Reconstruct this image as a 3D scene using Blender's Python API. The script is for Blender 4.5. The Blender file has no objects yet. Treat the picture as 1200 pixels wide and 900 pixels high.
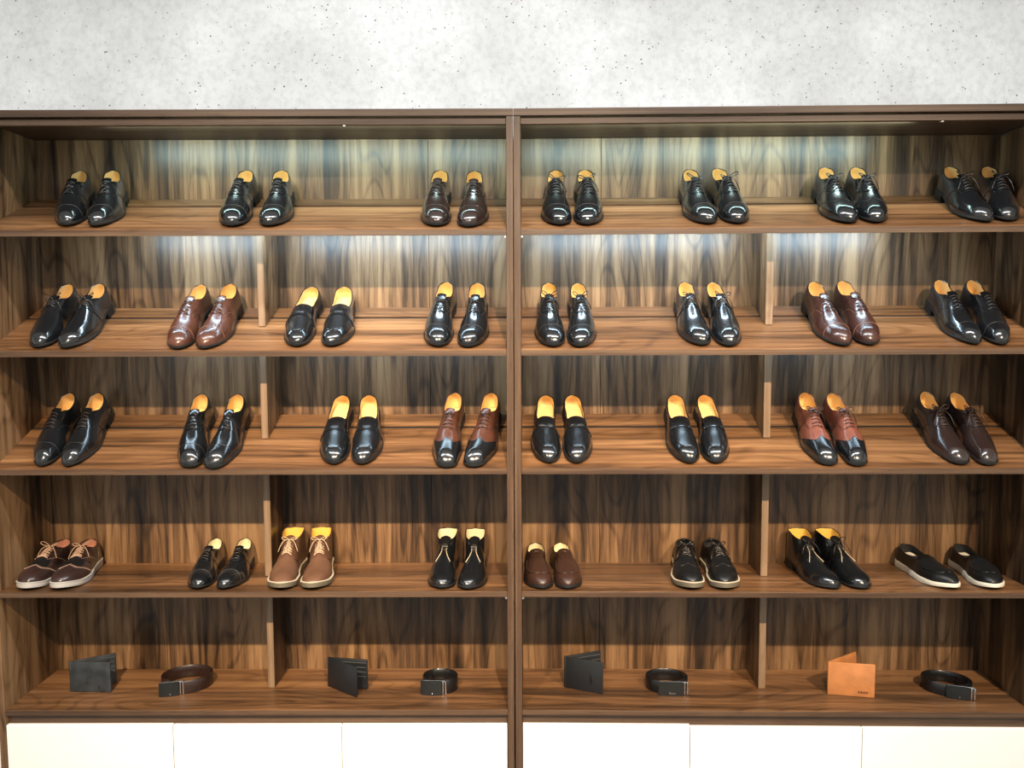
import bpy, bmesh, math, random
import numpy as np
from mathutils import Vector, Matrix

SC = bpy.context.scene
COL = SC.collection
random.seed(4)
PI = math.pi

# ------------------------------------------------------------------ camera
CZ = 1.75
cam_d = bpy.data.cameras.new('camera')
cam = bpy.data.objects.new('camera', cam_d); COL.objects.link(cam)
cam_d.sensor_width = 36.0
cam_d.lens = 950.33 / 1200 * 36.0
cam_d.clip_start = 0.05
_r = Vector((0.99999473, 0.00192728, -0.00261214))
_u = Vector((0.00245519, 0.07737773, 0.99699883))
_f = Vector((-0.00212361, 0.99699999, -0.07737259))
m = Matrix(((_r.x, _u.x, -_f.x, 0), (_r.y, _u.y, -_f.y, 0), (_r.z, _u.z, -_f.z, CZ), (0, 0, 0, 1)))
cam.matrix_world = m
SC.camera = cam

# ------------------------------------------------------------------ world, lights, exposure
SC.view_settings.view_transform = 'Standard'
SC.view_settings.look = 'None'
SC.view_settings.gamma = 1.0
SC.view_settings.exposure = 0.0
SC.view_settings.use_curve_mapping = False
w = bpy.data.worlds.new('room_air'); SC.world = w; w.use_nodes = True
w.node_tree.nodes['Background'].inputs[0].default_value = (0.75, 0.9, 1.0, 1)
w.node_tree.nodes['Background'].inputs[1].default_value = 0.12

FY = 2.50125          # front plane of the shelving
DEP = 0.3095          # inner depth
ZT = 2.3889
ZS = [None, 2.0301, 1.6618, 1.2924, 0.8995, 0.5133]
CEIL = 3.30

def lamp(name, kind, loc, target, energy, col, **kw):
    d = bpy.data.lights.new(name, kind); d.energy = energy; d.color = col
    for k, v in kw.items(): setattr(d, k, v)
    o = bpy.data.objects.new(name, d); COL.objects.link(o); o.location = loc
    if target is not None:
        o.rotation_euler = (Vector(target) - Vector(loc)).to_track_quat('-Z', 'Y').to_euler()
    return o

WARM = (1.0, 0.75, 0.49)
COOL = (0.60, 0.83, 1.0)
# three ceiling spots on a line in front of the shelves, as the shelf-edge shadows tell
for sx, tx, e in ((-0.95, -0.92, 760), (0.38, 0.05, 720), (1.75, 1.05, 600)):
    lamp('ceiling_spot', 'SPOT', (sx, -0.08, 3.22), (tx, FY, 1.18), e, WARM,
         spot_size=math.radians(46), spot_blend=1.0, shadow_soft_size=0.035)
# big soft fill lights added under the ceiling, unseen behind the photographer
for px, e in ((-1.7, 30), (0.3, 32), (2.2, 26)):
    lamp('ceiling_fill_light', 'AREA', (px, -1.9, CEIL - 0.02), (px, -1.9, 0), e, (0.93, 0.98, 1.0),
         shape='RECTANGLE', size=1.5, size_y=1.9)
# slim unseen fill lights added along the shelves to wash the concrete
for px, e in ((-1.2, 24), (0.1, 34), (1.4, 25)):
    lamp('linear_fill_light', 'AREA', (px, 1.55, CEIL - 0.02), (px, 1.75, 0), e, (0.97, 0.99, 1.0),
         shape='RECTANGLE', size=1.15, size_y=0.09)
# led strips fixed to the undersides of the top board and the two upper shelves
UNIT_ROT = (0.01839, 0.00164)
def led(z, x0, x1, e, yy=0.10, col=COOL):
    xc = (x0 + x1) / 2
    lamp('led_strip_light', 'AREA', (xc, FY + yy - (0.01839 * xc if xc > 0 else 0), z), (xc, FY + yy + 0.10, z - 0.075),
         e, col, shape='RECTANGLE', size=(x1 - x0), size_y=0.022)
GREENISH = (0.62, 0.92, 0.92)
U1, U2 = ZS[1] - 0.0185 + 0.034, ZS[2] - 0.0185 + 0.034
led(ZT - 0.030, -1.30, -0.03, 4.6, 0.10, GREENISH)
led(ZT - 0.030, 0.04, 1.25, 4.6, 0.10, GREENISH)
led(U1, -1.30, -0.86, 2.6)
led(U1, -0.78, -0.05, 4.6)
led(U1, 0.06, 0.78, 4.6)
led(U1, 0.87, 1.28, 2.9)
led(U2, -1.30, -0.86, 0.6)
led(U2, -0.78, -0.05, 1.3)
led(U2, 0.06, 0.78, 1.0)
led(U2, 0.87, 1.28, 0.6)

# ------------------------------------------------------------------ materials
def new_mat(name):
    mt = bpy.data.materials.new(name); mt.use_nodes = True
    nt = mt.node_tree
    return mt, nt, nt.nodes['Principled BSDF']

def N(nt, kind, **kw):
    n = nt.nodes.new(kind)
    for k, v in kw.items():
        if k.startswith('in_'): n.inputs[k[3:].replace('_', ' ')].default_value = v
        else: setattr(n, k, v)
    return n

def plain(name, col, rough=0.5, metal=0.0, coat=0.0, bump=0.0, bscale=300, var=0.0, spec=0.5):
    mt, nt, b = new_mat(name)
    b.inputs['Base Color'].default_value = (*col, 1)
    b.inputs['Roughness'].default_value = rough
    b.inputs['Metallic'].default_value = metal
    b.inputs['Coat Weight'].default_value = coat
    b.inputs['Coat Roughness'].default_value = 0.12
    b.inputs['Specular IOR Level'].default_value = spec
    tc = N(nt, 'ShaderNodeTexCoord')
    if bump:
        nz = N(nt, 'ShaderNodeTexNoise', in_Scale=bscale, in_Detail=3.0)
        nt.links.new(tc.outputs['Object'], nz.inputs['Vector'])
        bp = N(nt, 'ShaderNodeBump', in_Strength=bump, in_Distance=0.001)
        nt.links.new(nz.outputs['Fac'], bp.inputs['Height'])
        nt.links.new(bp.outputs['Normal'], b.inputs['Normal'])
    if var:
        n2 = N(nt, 'ShaderNodeTexNoise', in_Scale=22.0, in_Detail=3.0)
        nt.links.new(tc.outputs['Object'], n2.inputs['Vector'])
        rp = N(nt, 'ShaderNodeValToRGB')
        rp.color_ramp.elements[0].position = 0.3; rp.color_ramp.elements[1].position = 0.72
        rp.color_ramp.elements[0].color = (*[c * (1 - var) for c in col], 1)
        rp.color_ramp.elements[1].color = (*[min(1, c * (1 + var)) for c in col], 1)
        nt.links.new(n2.outputs['Fac'], rp.inputs['Fac'])
        nt.links.new(rp.outputs['Color'], b.inputs['Base Color'])
    return mt

def wood(name, grain, seed, stops, rough=0.36, band=11.0, nfine=0.26):
    """walnut laminate; grain runs along 'X' or 'Z' of the unit"""
    mt, nt, b = new_mat(name)
    L = nt.links.new
    tc = N(nt, 'ShaderNodeTexCoord'); sp = N(nt, 'ShaderNodeSeparateXYZ'); L(tc.outputs['Object'], sp.inputs[0])
    if grain == 'Z':
        ad = N(nt, 'ShaderNodeMath', operation='ADD'); L(sp.outputs['X'], ad.inputs[0]); L(sp.outputs['Y'], ad.inputs[1])
        c_out, g_out, o_out = ad.outputs[0], sp.outputs['Z'], None
    else:
        ad = N(nt, 'ShaderNodeMath', operation='ADD'); L(sp.outputs['Z'], ad.inputs[0]); L(sp.outputs['Y'], ad.inputs[1])
        c_out, g_out = ad.outputs[0], sp.outputs['X']
    def vec(cs, gs, off):
        a = N(nt, 'ShaderNodeMath', operation='MULTIPLY'); L(c_out, a.inputs[0]); a.inputs[1].default_value = cs
        g = N(nt, 'ShaderNodeMath', operation='MULTIPLY'); L(g_out, g.inputs[0]); g.inputs[1].default_value = gs
        cb = N(nt, 'ShaderNodeCombineXYZ'); L(a.outputs[0], cb.inputs[0]); L(g.outputs[0], cb.inputs[1]); cb.inputs[2].default_value = off
        return cb.outputs[0]
    n1 = N(nt, 'ShaderNodeTexNoise', in_Scale=1.0, in_Detail=2.0, in_Roughness=0.6); L(vec(band, 0.5, seed), n1.inputs['Vector'])
    n2 = N(nt, 'ShaderNodeTexNoise', in_Scale=1.0, in_Detail=4.0, in_Roughness=0.65, in_Distortion=0.7); L(vec(52.0, 3.6, seed + 7), n2.inputs['Vector'])
    n3 = N(nt, 'ShaderNodeTexNoise', in_Scale=1.0, in_Detail=6.0, in_Roughness=0.7); L(vec(210.0, 6.0, seed + 3), n3.inputs['Vector'])
    wv = N(nt, 'ShaderNodeTexWave', wave_type='BANDS', bands_direction='X', in_Scale=1.0, in_Distortion=9.0, in_Detail=2.0)
    wv.inputs['Detail Scale'].default_value = 0.55
    L(vec(9.0, 1.5, seed + 11), wv.inputs['Vector'])
    def mul(a, k):
        q = N(nt, 'ShaderNodeMath', operation='MULTIPLY'); L(a, q.inputs[0]); q.inputs[1].default_value = k; return q.outputs[0]
    def add(a, c):
        q = N(nt, 'ShaderNodeMath', operation='ADD'); L(a, q.inputs[0]); L(c, q.inputs[1]); return q.outputs[0]
    # large soft figure: contour rings of a stretched noise give the cathedral arches
    n5 = N(nt, 'ShaderNodeTexNoise', in_Scale=1.0, in_Detail=1.0, in_Roughness=0.4); L(vec(band * 0.55, 1.1, seed + 21), n5.inputs['Vector'])
    sn = N(nt, 'ShaderNodeMath', operation='SINE'); L(mul(n5.outputs['Fac'], 85.0), sn.inputs[0])
    sq = N(nt, 'ShaderNodeMath', operation='POWER', use_clamp=True); L(sn.outputs[0], sq.inputs[0]); sq.inputs[1].default_value = 3.0
    rings = mul(sq.outputs[0], -0.065)
    s = add(add(mul(n1.outputs['Fac'], 0.72), mul(n2.outputs['Fac'], nfine)), add(add(mul(n3.outputs['Fac'], 0.30), rings), mul(wv.outputs['Fac'], 0.05)))
    rp = N(nt, 'ShaderNodeValToRGB'); cr = rp.color_ramp
    cr.elements[0].position = stops[0][0]; cr.elements[0].color = (*stops[0][1], 1)
    cr.elements[1].position = stops[-1][0]; cr.elements[1].color = (*stops[-1][1], 1)
    for p, c in stops[1:-1]:
        e = cr.elements.new(p); e.color = (*c, 1)
    L(s, rp.inputs['Fac']); L(rp.outputs['Color'], b.inputs['Base Color'])
    b.inputs['Roughness'].default_value = rough
    b.inputs['Specular IOR Level'].default_value = 0.4
    bp = N(nt, 'ShaderNodeBump', in_Strength=0.12, in_Distance=0.0006); L(n3.outputs['Fac'], bp.inputs['Height']); L(bp.outputs['Normal'], b.inputs['Normal'])
    return mt

WB = [(0.47, (0.014, 0.008, 0.005)), (0.58, (0.058, 0.031, 0.015)), (0.68, (0.148, 0.081, 0.038)), (0.80, (0.27, 0.160, 0.080))]
WS = [(0.43, (0.022, 0.012, 0.007)), (0.55, (0.066, 0.032, 0.014)), (0.68, (0.145, 0.070, 0.030)), (0.81, (0.25, 0.132, 0.059))]
WE = [(0.40, (0.034, 0.018, 0.011)), (0.60, (0.066, 0.037, 0.021)), (0.80, (0.11, 0.066, 0.038))]
M = {}
M['back'] = wood('walnut_back', 'Z', 1.3, WB, band=13)
M['side'] = wood('walnut_side', 'Z', 9.1, WB, band=12)
M['shelf'] = wood('walnut_shelf', 'X', 4.4, WS, rough=0.33, band=12)
M['edge'] = wood('walnut_edge', 'X', 6.0, WE, rough=0.42, band=60)
M['edgev'] = wood('walnut_edge_upright', 'Z', 6.0, WE, rough=0.42, band=60)
M['edge_light'] = wood('walnut_light_edge', 'Z', 3.0, [(0.40, (0.10, 0.062, 0.036)), (0.60, (0.19, 0.125, 0.075)), (0.80, (0.28, 0.19, 0.12))], rough=0.42, band=50)
M['white_door'] = plain('white_lacquer', (0.90, 0.89, 0.87), 0.35)
M['white_paint'] = plain('white_paint', (0.82, 0.82, 0.80), 0.7)
M['metal'] = plain('bright_metal', (0.75, 0.75, 0.75), 0.25, 1.0)
M['gap'] = plain('black_gap_shade', (0.004, 0.004, 0.004), 0.9)  # near-black that paints in the shade of the shelf gap
M['seam'] = plain('dark_seam', (0.03, 0.02, 0.012), 0.6)

def concrete():
    mt, nt, b = new_mat('pale_concrete'); L = nt.links.new
    tc = N(nt, 'ShaderNodeTexCoord')
    n1 = N(nt, 'ShaderNodeTexNoise', in_Scale=2.6, in_Detail=8.0, in_Roughness=0.62); L(tc.outputs['Object'], n1.inputs['Vector'])
    n2 = N(nt, 'ShaderNodeTexNoise', in_Scale=46.0, in_Detail=4.0, in_Roughness=0.7); L(tc.outputs['Object'], n2.inputs['Vector'])
    n3 = N(nt, 'ShaderNodeTexVoronoi', feature='F1', in_Scale=52.0, in_Randomness=1.0); L(tc.outputs['Object'], n3.inputs['Vector'])
    n4 = N(nt, 'ShaderNodeTexNoise', in_Scale=6.0, in_Detail=2.0); L(tc.outputs['Object'], n4.inputs['Vector'])
    r1 = N(nt, 'ShaderNodeValToRGB'); r1.color_ramp.elements[0].position = 0.36; r1.color_ramp.elements[1].position = 0.66
    r1.color_ramp.elements[0].color = (0.60, 0.595, 0.585, 1); r1.color_ramp.elements[1].color = (0.80, 0.795, 0.785, 1); L(n1.outputs['Fac'], r1.inputs[0])
    r2 = N(nt, 'ShaderNodeValToRGB'); r2.color_ramp.elements[0].position = 0.30; r2.color_ramp.elements[1].position = 0.56
    r2.color_ramp.elements[0].color = (0.84, 0.84, 0.84, 1); r2.color_ramp.elements[1].color = (1, 1, 1, 1); L(n2.outputs['Fac'], r2.inputs[0])
    mx = N(nt, 'ShaderNodeMix', data_type='RGBA', blend_type='MULTIPLY'); mx.inputs[0].default_value = 1.0
    L(r1.outputs[0], mx.inputs[6]); L(r2.outputs[0], mx.inputs[7])
    # small dark pits
    lt = N(nt, 'ShaderNodeMath', operation='LESS_THAN'); 
    sb = N(nt, 'ShaderNodeMath', operation='MULTIPLY'); L(n4.outputs['Fac'], sb.inputs[0]); sb.inputs[1].default_value = 0.24
    L(n3.outputs['Distance'], lt.inputs[0]); L(sb.outputs[0], lt.inputs[1])
    gt = N(nt, 'ShaderNodeMath', operation='GREATER_THAN'); gt.inputs[1].default_value = 0.50
    nn = N(nt, 'ShaderNodeTexNoise', in_Scale=60.0, in_Detail=1.0); L(tc.outputs['Object'], nn.inputs['Vector']); L(nn.outputs['Fac'], gt.inputs[0])
    ml = N(nt, 'ShaderNodeMath', operation='MULTIPLY'); L(lt.outputs[0], ml.inputs[0]); L(gt.outputs[0], ml.inputs[1])
    m2 = N(nt, 'ShaderNodeMix', data_type='RGBA'); L(ml.outputs[0], m2.inputs[0]); L(mx.outputs[2], m2.inputs[6]); m2.inputs[7].default_value = (0.12, 0.12, 0.12, 1)
    L(m2.outputs[2], b.inputs['Base Color']); b.inputs['Roughness'].default_value = 0.8
    return mt
M['concrete'] = concrete()

LEA = dict(rough=0.17, coat=0.8, bump=0.04, bscale=260, spec=0.6)
M['black'] = plain('black_polished_leather', (0.0065, 0.0075, 0.009), **LEA)
M['black_soft'] = plain('black_soft_leather', (0.007, 0.0073, 0.0077), 0.34, bump=0.2, bscale=500, spec=0.35)
M['darkbrown'] = plain('near_black_brown_leather', (0.020, 0.012, 0.011), **LEA)
M['brown'] = plain('chestnut_brown_leather', (0.066, 0.025, 0.015), 0.24, coat=0.3, bump=0.10, bscale=260, var=0.35)
M['brown2'] = plain('dark_red_brown_leather', (0.042, 0.016, 0.012), 0.22, coat=0.35, bump=0.10, bscale=260, var=0.35)
M['redbrown'] = plain('burnished_reddish_leather', (0.14, 0.046, 0.029), 0.27, coat=0.25, bump=0.10, bscale=260, var=0.35)
M['tanboot'] = plain('matte_brown_leather', (0.105, 0.052, 0.030), 0.42, bump=0.3, bscale=420, var=0.2)
M['brogue'] = plain('dark_plum_brown_leather', (0.028, 0.015, 0.014), 0.28, coat=0.2, bump=0.15, bscale=300)
M['moc'] = plain('dark_brown_grain_leather', (0.034, 0.016, 0.011), 0.33, bump=0.4, bscale=420, spec=0.4)
M['lace_black'] = plain('black_waxed_lace', (0.014, 0.012, 0.012), 0.28)
M['lace_brown'] = plain('dark_brown_lace', (0.022, 0.012, 0.009), 0.45)
M['lace_tan'] = plain('pale_tan_lace', (0.42, 0.27, 0.18), 0.7)
M['lace_sand'] = plain('sand_beige_lace', (0.50, 0.38, 0.27), 0.7)
M['lining'] = plain('tan_leather_lining', (0.76, 0.50, 0.19), 0.55)
M['lining_y'] = plain('yellow_leather_lining', (0.85, 0.58, 0.12), 0.6)
M['lining_w'] = plain('cream_leather_lining', (0.78, 0.70, 0.46), 0.6)
M['lining_r'] = plain('salmon_leather_lining', (0.50, 0.22, 0.14), 0.6)
M['lining_k'] = plain('black_textile_lining', (0.02, 0.02, 0.02), 0.8)
M['label'] = plain('off_white_insole_label', (0.85, 0.80, 0.68), 0.6)
M['sole_black'] = plain('black_rubber_sole', (0.008, 0.008, 0.008), 0.5)
M['sole_grey'] = plain('pale_grey_rubber_sole', (0.42, 0.40, 0.37), 0.6)
M['sole_cream'] = plain('cream_rubber_sole', (0.72, 0.68, 0.56), 0.6)
M['sole_olive'] = plain('olive_grey_rubber_sole', (0.11, 0.095, 0.065), 0.65)
M['welt'] = plain('pale_welt', (0.45, 0.38, 0.28), 0.6)
M['stitch_k'] = plain('black_stitching', (0.02, 0.02, 0.022), 0.35)
M['stitch_b'] = plain('light_brown_stitching', (0.20, 0.10, 0.06), 0.5)
M['stitch_w'] = plain('cream_piping', (0.60, 0.52, 0.36), 0.6)
M['perf'] = plain('pale_perforation', (0.35, 0.24, 0.18), 0.7)
M['wallet_grey'] = plain('charcoal_blue_leather', (0.032, 0.039, 0.046), 0.42, bump=0.6, bscale=60, var=0.5)
M['wallet_black'] = plain('black_wallet_leather', (0.009, 0.011, 0.014), 0.45, bump=0.4, bscale=250)
M['wallet_edge'] = plain('lighter_leather_edge', (0.075, 0.085, 0.095), 0.4)  # slot edges, lighter than the wallet leather
M['wallet_tan'] = plain('orange_tan_leather', (0.46, 0.185, 0.062), 0.5, bump=0.6, bscale=90, var=0.15)
M['belt_brown'] = plain('dark_brown_belt_leather', (0.022, 0.011, 0.009), 0.35, coat=0.2, bump=0.2)
M['belt_black'] = plain('black_belt_leather', (0.007, 0.007, 0.008), 0.35, coat=0.2, bump=0.2)
M['buckle_face'] = plain('gunmetal_buckle_plate', (0.030, 0.034, 0.036), 0.35, 0.6)
M['chrome'] = plain('polished_chrome', (0.55, 0.55, 0.56), 0.15, 1.0)
M['emboss'] = plain('dark_embossed_print', (0.05, 0.02, 0.01), 0.6)
M['emboss_k'] = plain('black_embossed_print', (0.004, 0.004, 0.004), 0.3)

# ------------------------------------------------------------------ mesh helpers
def link(name, me, mat=None, parent=None, mw=None):
    o = bpy.data.objects.new(name, me); COL.objects.link(o)
    if mat is not None and me is not None and not me.materials: me.materials.append(mat)
    if parent is not None: o.parent = parent
    if mw is not None: o.matrix_world = mw
    return o

def mesh_of(bm, name, smooth=False, angle=None):
    bmesh.ops.recalc_face_normals(bm, faces=bm.faces[:])
    me = bpy.data.meshes.new(name)
    if smooth:
        for f in bm.faces: f.smooth = True
    bm.to_mesh(me); bm.free()
    if smooth and angle:
        me.set_sharp_from_angle(angle=math.radians(angle))
    return me

def bx(bm, x0, x1, y0, y1, z0, z1, bev=0.0):
    vs = [bm.verts.new((x, y, z)) for x in (x0, x1) for y in (y0, y1) for z in (z0, z1)]
    fs = [(0, 1, 3, 2), (4, 6, 7, 5), (0, 4, 5, 1), (2, 3, 7, 6), (0, 2, 6, 4), (1, 5, 7, 3)]
    ff = [bm.faces.new([vs[i] for i in f]) for f in fs]
    if bev:
        es = list({e for f in ff for e in f.edges})
        bmesh.ops.bevel(bm, geom=es, offset=bev, segments=2, affect='EDGES', profile=0.5)

def box_mesh(name, *a, bev=0.0012):
    bm = bmesh.new(); bx(bm, *a, bev=bev); return mesh_of(bm, name)

def tube(bm, pts, r, n=6, closed=False, flat=1.0):
    pts = [Vector(p) for p in pts]; m_ = len(pts); rings = []
    up = Vector((0, 0, 1))
    for i, p in enumerate(pts):
        a = pts[(i - 1) % m_] if (closed or i > 0) else pts[i]
        b = pts[(i + 1) % m_] if (closed or i < m_ - 1) else pts[i]
        t = (b - a)
        if t.length < 1e-9: t = Vector((0, 1, 0))
        t.normalize()
        s = t.cross(up)
        if s.length < 1e-3: s = t.cross(Vector((0, 1, 0)))
        s.normalize(); q = s.cross(t)
        rings.append([bm.verts.new(p + (s * math.cos(2 * PI * k / n) + q * math.sin(2 * PI * k / n) * flat) * r) for k in range(n)])
    for i in range(m_ if closed else m_ - 1):
        A, B = rings[i], rings[(i + 1) % m_]
        for k in range(n):
            bm.faces.new((A[k], A[(k + 1) % n], B[(k + 1) % n], B[k]))
    if not closed:
        bm.faces.new(rings[0][::-1]); bm.faces.new(rings[-1])

def grid_faces(bm, rows, close=False):
    for i in range(len(rows) - 1):
        A, B = rows[i], rows[i + 1]; n = len(A)
        for k in range(n if close else n - 1):
            q = [A[k], A[(k + 1) % n], B[(k + 1) % n], B[k]]
            try: bm.faces.new(q)
            except ValueError: pass

def pchip(xs, ys):
    xs = np.array(xs, float); ys = np.array(ys, float)
    h = np.diff(xs); dl = np.diff(ys) / h
    dd = np.zeros(len(xs))
    for i in range(1, len(xs) - 1):
        if dl[i - 1] * dl[i] > 0:
            w1 = 2 * h[i] + h[i - 1]; w2 = h[i] + 2 * h[i - 1]
            dd[i] = (w1 + w2) / (w1 / dl[i - 1] + w2 / dl[i])
    dd[0], dd[-1] = dl[0], dl[-1]
    def f(x):
        x = min(max(x, xs[0]), xs[-1]); i = min(int(np.searchsorted(xs, x, 'right')) - 1, len(h) - 1)
        t = (x - xs[i]) / h[i]
        return float((1 + 2 * t) * (1 - t) ** 2 * ys[i] + t * (1 - t) ** 2 * h[i] * dd[i] + t * t * (3 - 2 * t) * ys[i + 1] + t * t * (t - 1) * h[i] * dd[i + 1])
    return f

# ------------------------------------------------------------------ the room
def tag(o, label, cat, group=None):
    o['label'] = label; o['category'] = cat
    if group: o['group'] = group
    return o
def struct(name, me, mat):
    o = link(name, me, mat); o['kind'] = 'structure'; return o

BACKY = FY + DEP + 0.018
struct('floor', box_mesh('floor', -3.6, 3.6, -3.2, BACKY + 0.3, -0.1, 0, bev=0), plain('pale_stone_floor', (0.42, 0.40, 0.38), 0.3))
struct('ceiling', box_mesh('ceiling', -3.6, 3.6, -3.2, BACKY + 0.3, CEIL, CEIL + 0.1, bev=0), M['white_paint'])
struct('wall_back', box_mesh('wall_back', -3.6, 3.6, BACKY + 0.012, BACKY + 0.15, 0, CEIL, bev=0), M['concrete'])
struct('wall_left', box_mesh('wall_left', -3.7, -3.6, -3.2, BACKY + 0.15, 0, CEIL, bev=0), M['white_paint'])
struct('wall_right', box_mesh('wall_right', 3.6, 3.7, -3.2, BACKY + 0.15, 0, CEIL, bev=0), M['white_paint'])
struct('wall_front', box_mesh('wall_front', -3.6, 3.6, -3.3, -3.2, 0, CEIL, bev=0), M['white_paint'])

# ------------------------------------------------------------------ shelving units
SLOPE = math.atan(0.45)
TH = 0.0185
def unit_matrix(which):
    if which == 'L': return Matrix.Translation((0, FY, 0))
    ry, rr = UNIT_ROT
    ex = Vector((math.cos(ry), -math.sin(ry), rr)).normalized()
    ez = (Vector((0, 0, 1)) - ex * ex.z).normalized()
    ey = ez.cross(ex)
    return Matrix(((ex.x, ey.x, ez.x, 0.0041), (ex.y, ey.y, ez.y, FY), (ex.z, ey.z, ez.z, 0), (0, 0, 0, 1)))

def slab_slope(x0, x1, r0, r1, z):
    """a board lying on the slope line that starts at the front edge at height z"""
    bm = bmesh.new(); c, s = math.cos(SLOPE), math.sin(SLOPE)
    vs = []
    for x in (x0, x1):
        for r, t in ((r0, 0), (r1, 0), (r1, -0.016), (r0, -0.016)):
            y = r * c - t * s; zz = z + r * s + t * c
            if r == 0 and t < 0: y, zz = 0.0, z - TH     # front edge cut upright
            vs.append(bm.verts.new((x, y, zz)))
    a, b = vs[:4], vs[4:]
    bm.faces.new(a[::-1]); bm.faces.new(b)
    for k in range(4): bm.faces.new((a[k], a[(k + 1) % 4], b[(k + 1) % 4], b[k]))
    bmesh.ops.recalc_face_normals(bm, faces=bm.faces[:])
    es = [e for e in bm.edges]
    bmesh.ops.bevel(bm, geom=es, offset=0.0010, segments=2, affect='EDGES')
    return mesh_of(bm, 'board')

def build_unit(which, label):
    root = bpy.data.objects.new('shelving_unit', None); COL.objects.link(root)
    root.matrix_world = unit_matrix(which)
    tag(root, label, 'shelving unit', None)
    sg = -1 if which == 'L' else 1
    PT = 0.0213
    def X(a, b): return (min(sg * a, sg * b), max(sg * a, sg * b))
    xin, xout = 0.0213, 1.630          # inner faces, measured from the joint
    def part(name, me, mat):
        return link(name, me, mat, root)
    e = 0.0004
    part('side_panel', box_mesh('side_panel', *X(e, xin), 0, DEP + 0.018, 0.0, ZT - 0.022), M['edgev'])
    part('side_panel', box_mesh('side_panel', *X(xout, xout + PT), 0, DEP + 0.018, 0.0, ZT - 0.022), M['side'])
    part('top_panel', box_mesh('top_panel', *X(e, xout + PT), -0.002, DEP + 0.018, ZT - 0.0215, ZT), M['edge'])
    part('top_rail', box_mesh('top_rail', *X(xin + e, xout - e), 0.006, 0.024, ZT - 0.0450, ZT - 0.0262), M['edge'])
    sx = 0.265 * 1.0
    seam = 0.2900 if which == 'L' else 0.2930
    bp = part('back_panel', box_mesh('back_panel', *X(xin + e, seam - 0.0006), DEP, DEP + 0.017, 0.05, ZT - 0.022, bev=0.0008), M['back'])
    part('back_panel', box_mesh('back_panel', *X(seam + 0.0006, xout - e), DEP, DEP + 0.017, 0.05, ZT - 0.022, bev=0.0008), M['back'])
    x0, x1 = X(xin + e, xout - e)
    c = math.cos(SLOPE); full = (DEP - 0.001) / c
    for k in (1, 2, 3):
        sh = link('sloped_shelf', slab_slope(x0, x1, 0, 0.2395, ZS[k]), M['shelf'], root)
        link('heel_board', slab_slope(x0, x1, 0.2545, full - 0.0075, ZS[k]), M['shelf'], sh)
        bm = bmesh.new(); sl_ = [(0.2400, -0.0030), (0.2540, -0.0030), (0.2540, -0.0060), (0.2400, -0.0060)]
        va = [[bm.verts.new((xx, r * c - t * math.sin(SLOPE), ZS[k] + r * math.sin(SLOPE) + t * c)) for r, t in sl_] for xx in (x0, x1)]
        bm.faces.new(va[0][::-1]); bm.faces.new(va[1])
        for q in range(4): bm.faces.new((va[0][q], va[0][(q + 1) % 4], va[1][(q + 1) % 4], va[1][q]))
        link('gap_shade_strip', mesh_of(bm, 'gap_shade_strip'), M['gap'], sh)  # added black strip standing for the shadow inside the open gap
        # upright lipping of the shelf front
        link('front_edge', box_mesh('front_edge', x0, x1, -0.0012, 0.0006, ZS[k] - TH, ZS[k] - 0.0014, bev=0.0003), M['edge'], sh)
    for k in (4, 5):
        sh = link('flat_shelf', box_mesh('flat_shelf', x0, x1, 0, DEP - 0.0005, ZS[k] - TH, ZS[k]), M['shelf'], root)
        link('front_edge', box_mesh('front_edge', x0, x1, -0.0012, 0.0006, ZS[k] - TH + 0.001, ZS[k] - 0.0014, bev=0.0003), M['edge'], sh)
    # dividers, set back from the front edges
    dx0, dx1 = (-0.8342, -0.8112) if which == 'L' else (0.8139, 0.8369)
    for k in (2, 3, 4, 5):
        ztop = ZS[k - 1] - TH
        bm = bmesh.new()
        y0, y1 = 0.157, DEP - 0.001
        if k - 1 <= 3: za, zb_ = ZS[k - 1] + 0.45 * y0 - 0.020, ZS[k - 1] + 0.45 * y1 - 0.020
        else: za = zb_ = ztop
        if k <= 3: ba, bb = ZS[k] + 0.45 * y0 + 0.0015, ZS[k] + 0.45 * y1 + 0.0015
        else: ba = bb = ZS[k] + 0.0003
        pr = [(y0, ba), (y1, bb), (y1, zb_), (y0, za)]
        A = [bm.verts.new((dx0, y, z)) for y, z in pr]; B = [bm.verts.new((dx1, y, z)) for y, z in pr]
        bm.faces.new(A); bm.faces.new(B[::-1])
        for i in range(4): bm.faces.new((A[i], A[(i + 1) % 4], B[(i + 1) % 4], B[i]))
        bmesh.ops.bevel(bm, geom=bm.edges[:], offset=0.0008, segments=1, affect='EDGES')
        dv = link('divider', mesh_of(bm, 'divider'), M['side'], root)
        link('front_edge', box_mesh('front_edge', dx0 + 0.0006, dx1 - 0.0006, y0 - 0.0012, y0 + 0.0004, ba + 0.001, za - 0.001, bev=0.0003), M['edge_light'], dv)
    # bright clips under the top rail, a cable channel in the upper right corner
    bm = bmesh.new(); xc = -0.512 if which == 'L' else 1.287
    bx(bm, xc - 0.004, xc + 0.004, 0.008, 0.020, ZT - 0.0495, ZT - 0.0452, bev=0.001)
    part('rail_clip', mesh_of(bm, 'rail_clip'), M['metal'])
    if which == 'R':
        part('cable_channel', box_mesh('cable_channel', xout - 0.009, xout - 0.001, 0.03, DEP - 0.002, ZT - 0.031, ZT - 0.0225), M['metal'])
    # apron rail under the bottom shelf and the white doors
    part('apron_rail', box_mesh('apron_rail', x0, x1, 0.016, 0.034, 0.06, ZS[5] - TH - 0.0006), M['edge'])
    part('base_panel', box_mesh('base_panel', x0, x1, 0.05, DEP - 0.001, 0.045, 0.06), M['edge'])
    part('plinth', box_mesh('plinth', x0, x1, 0.02, 0.04, 0.0, 0.0445), M['edge'])
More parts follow.
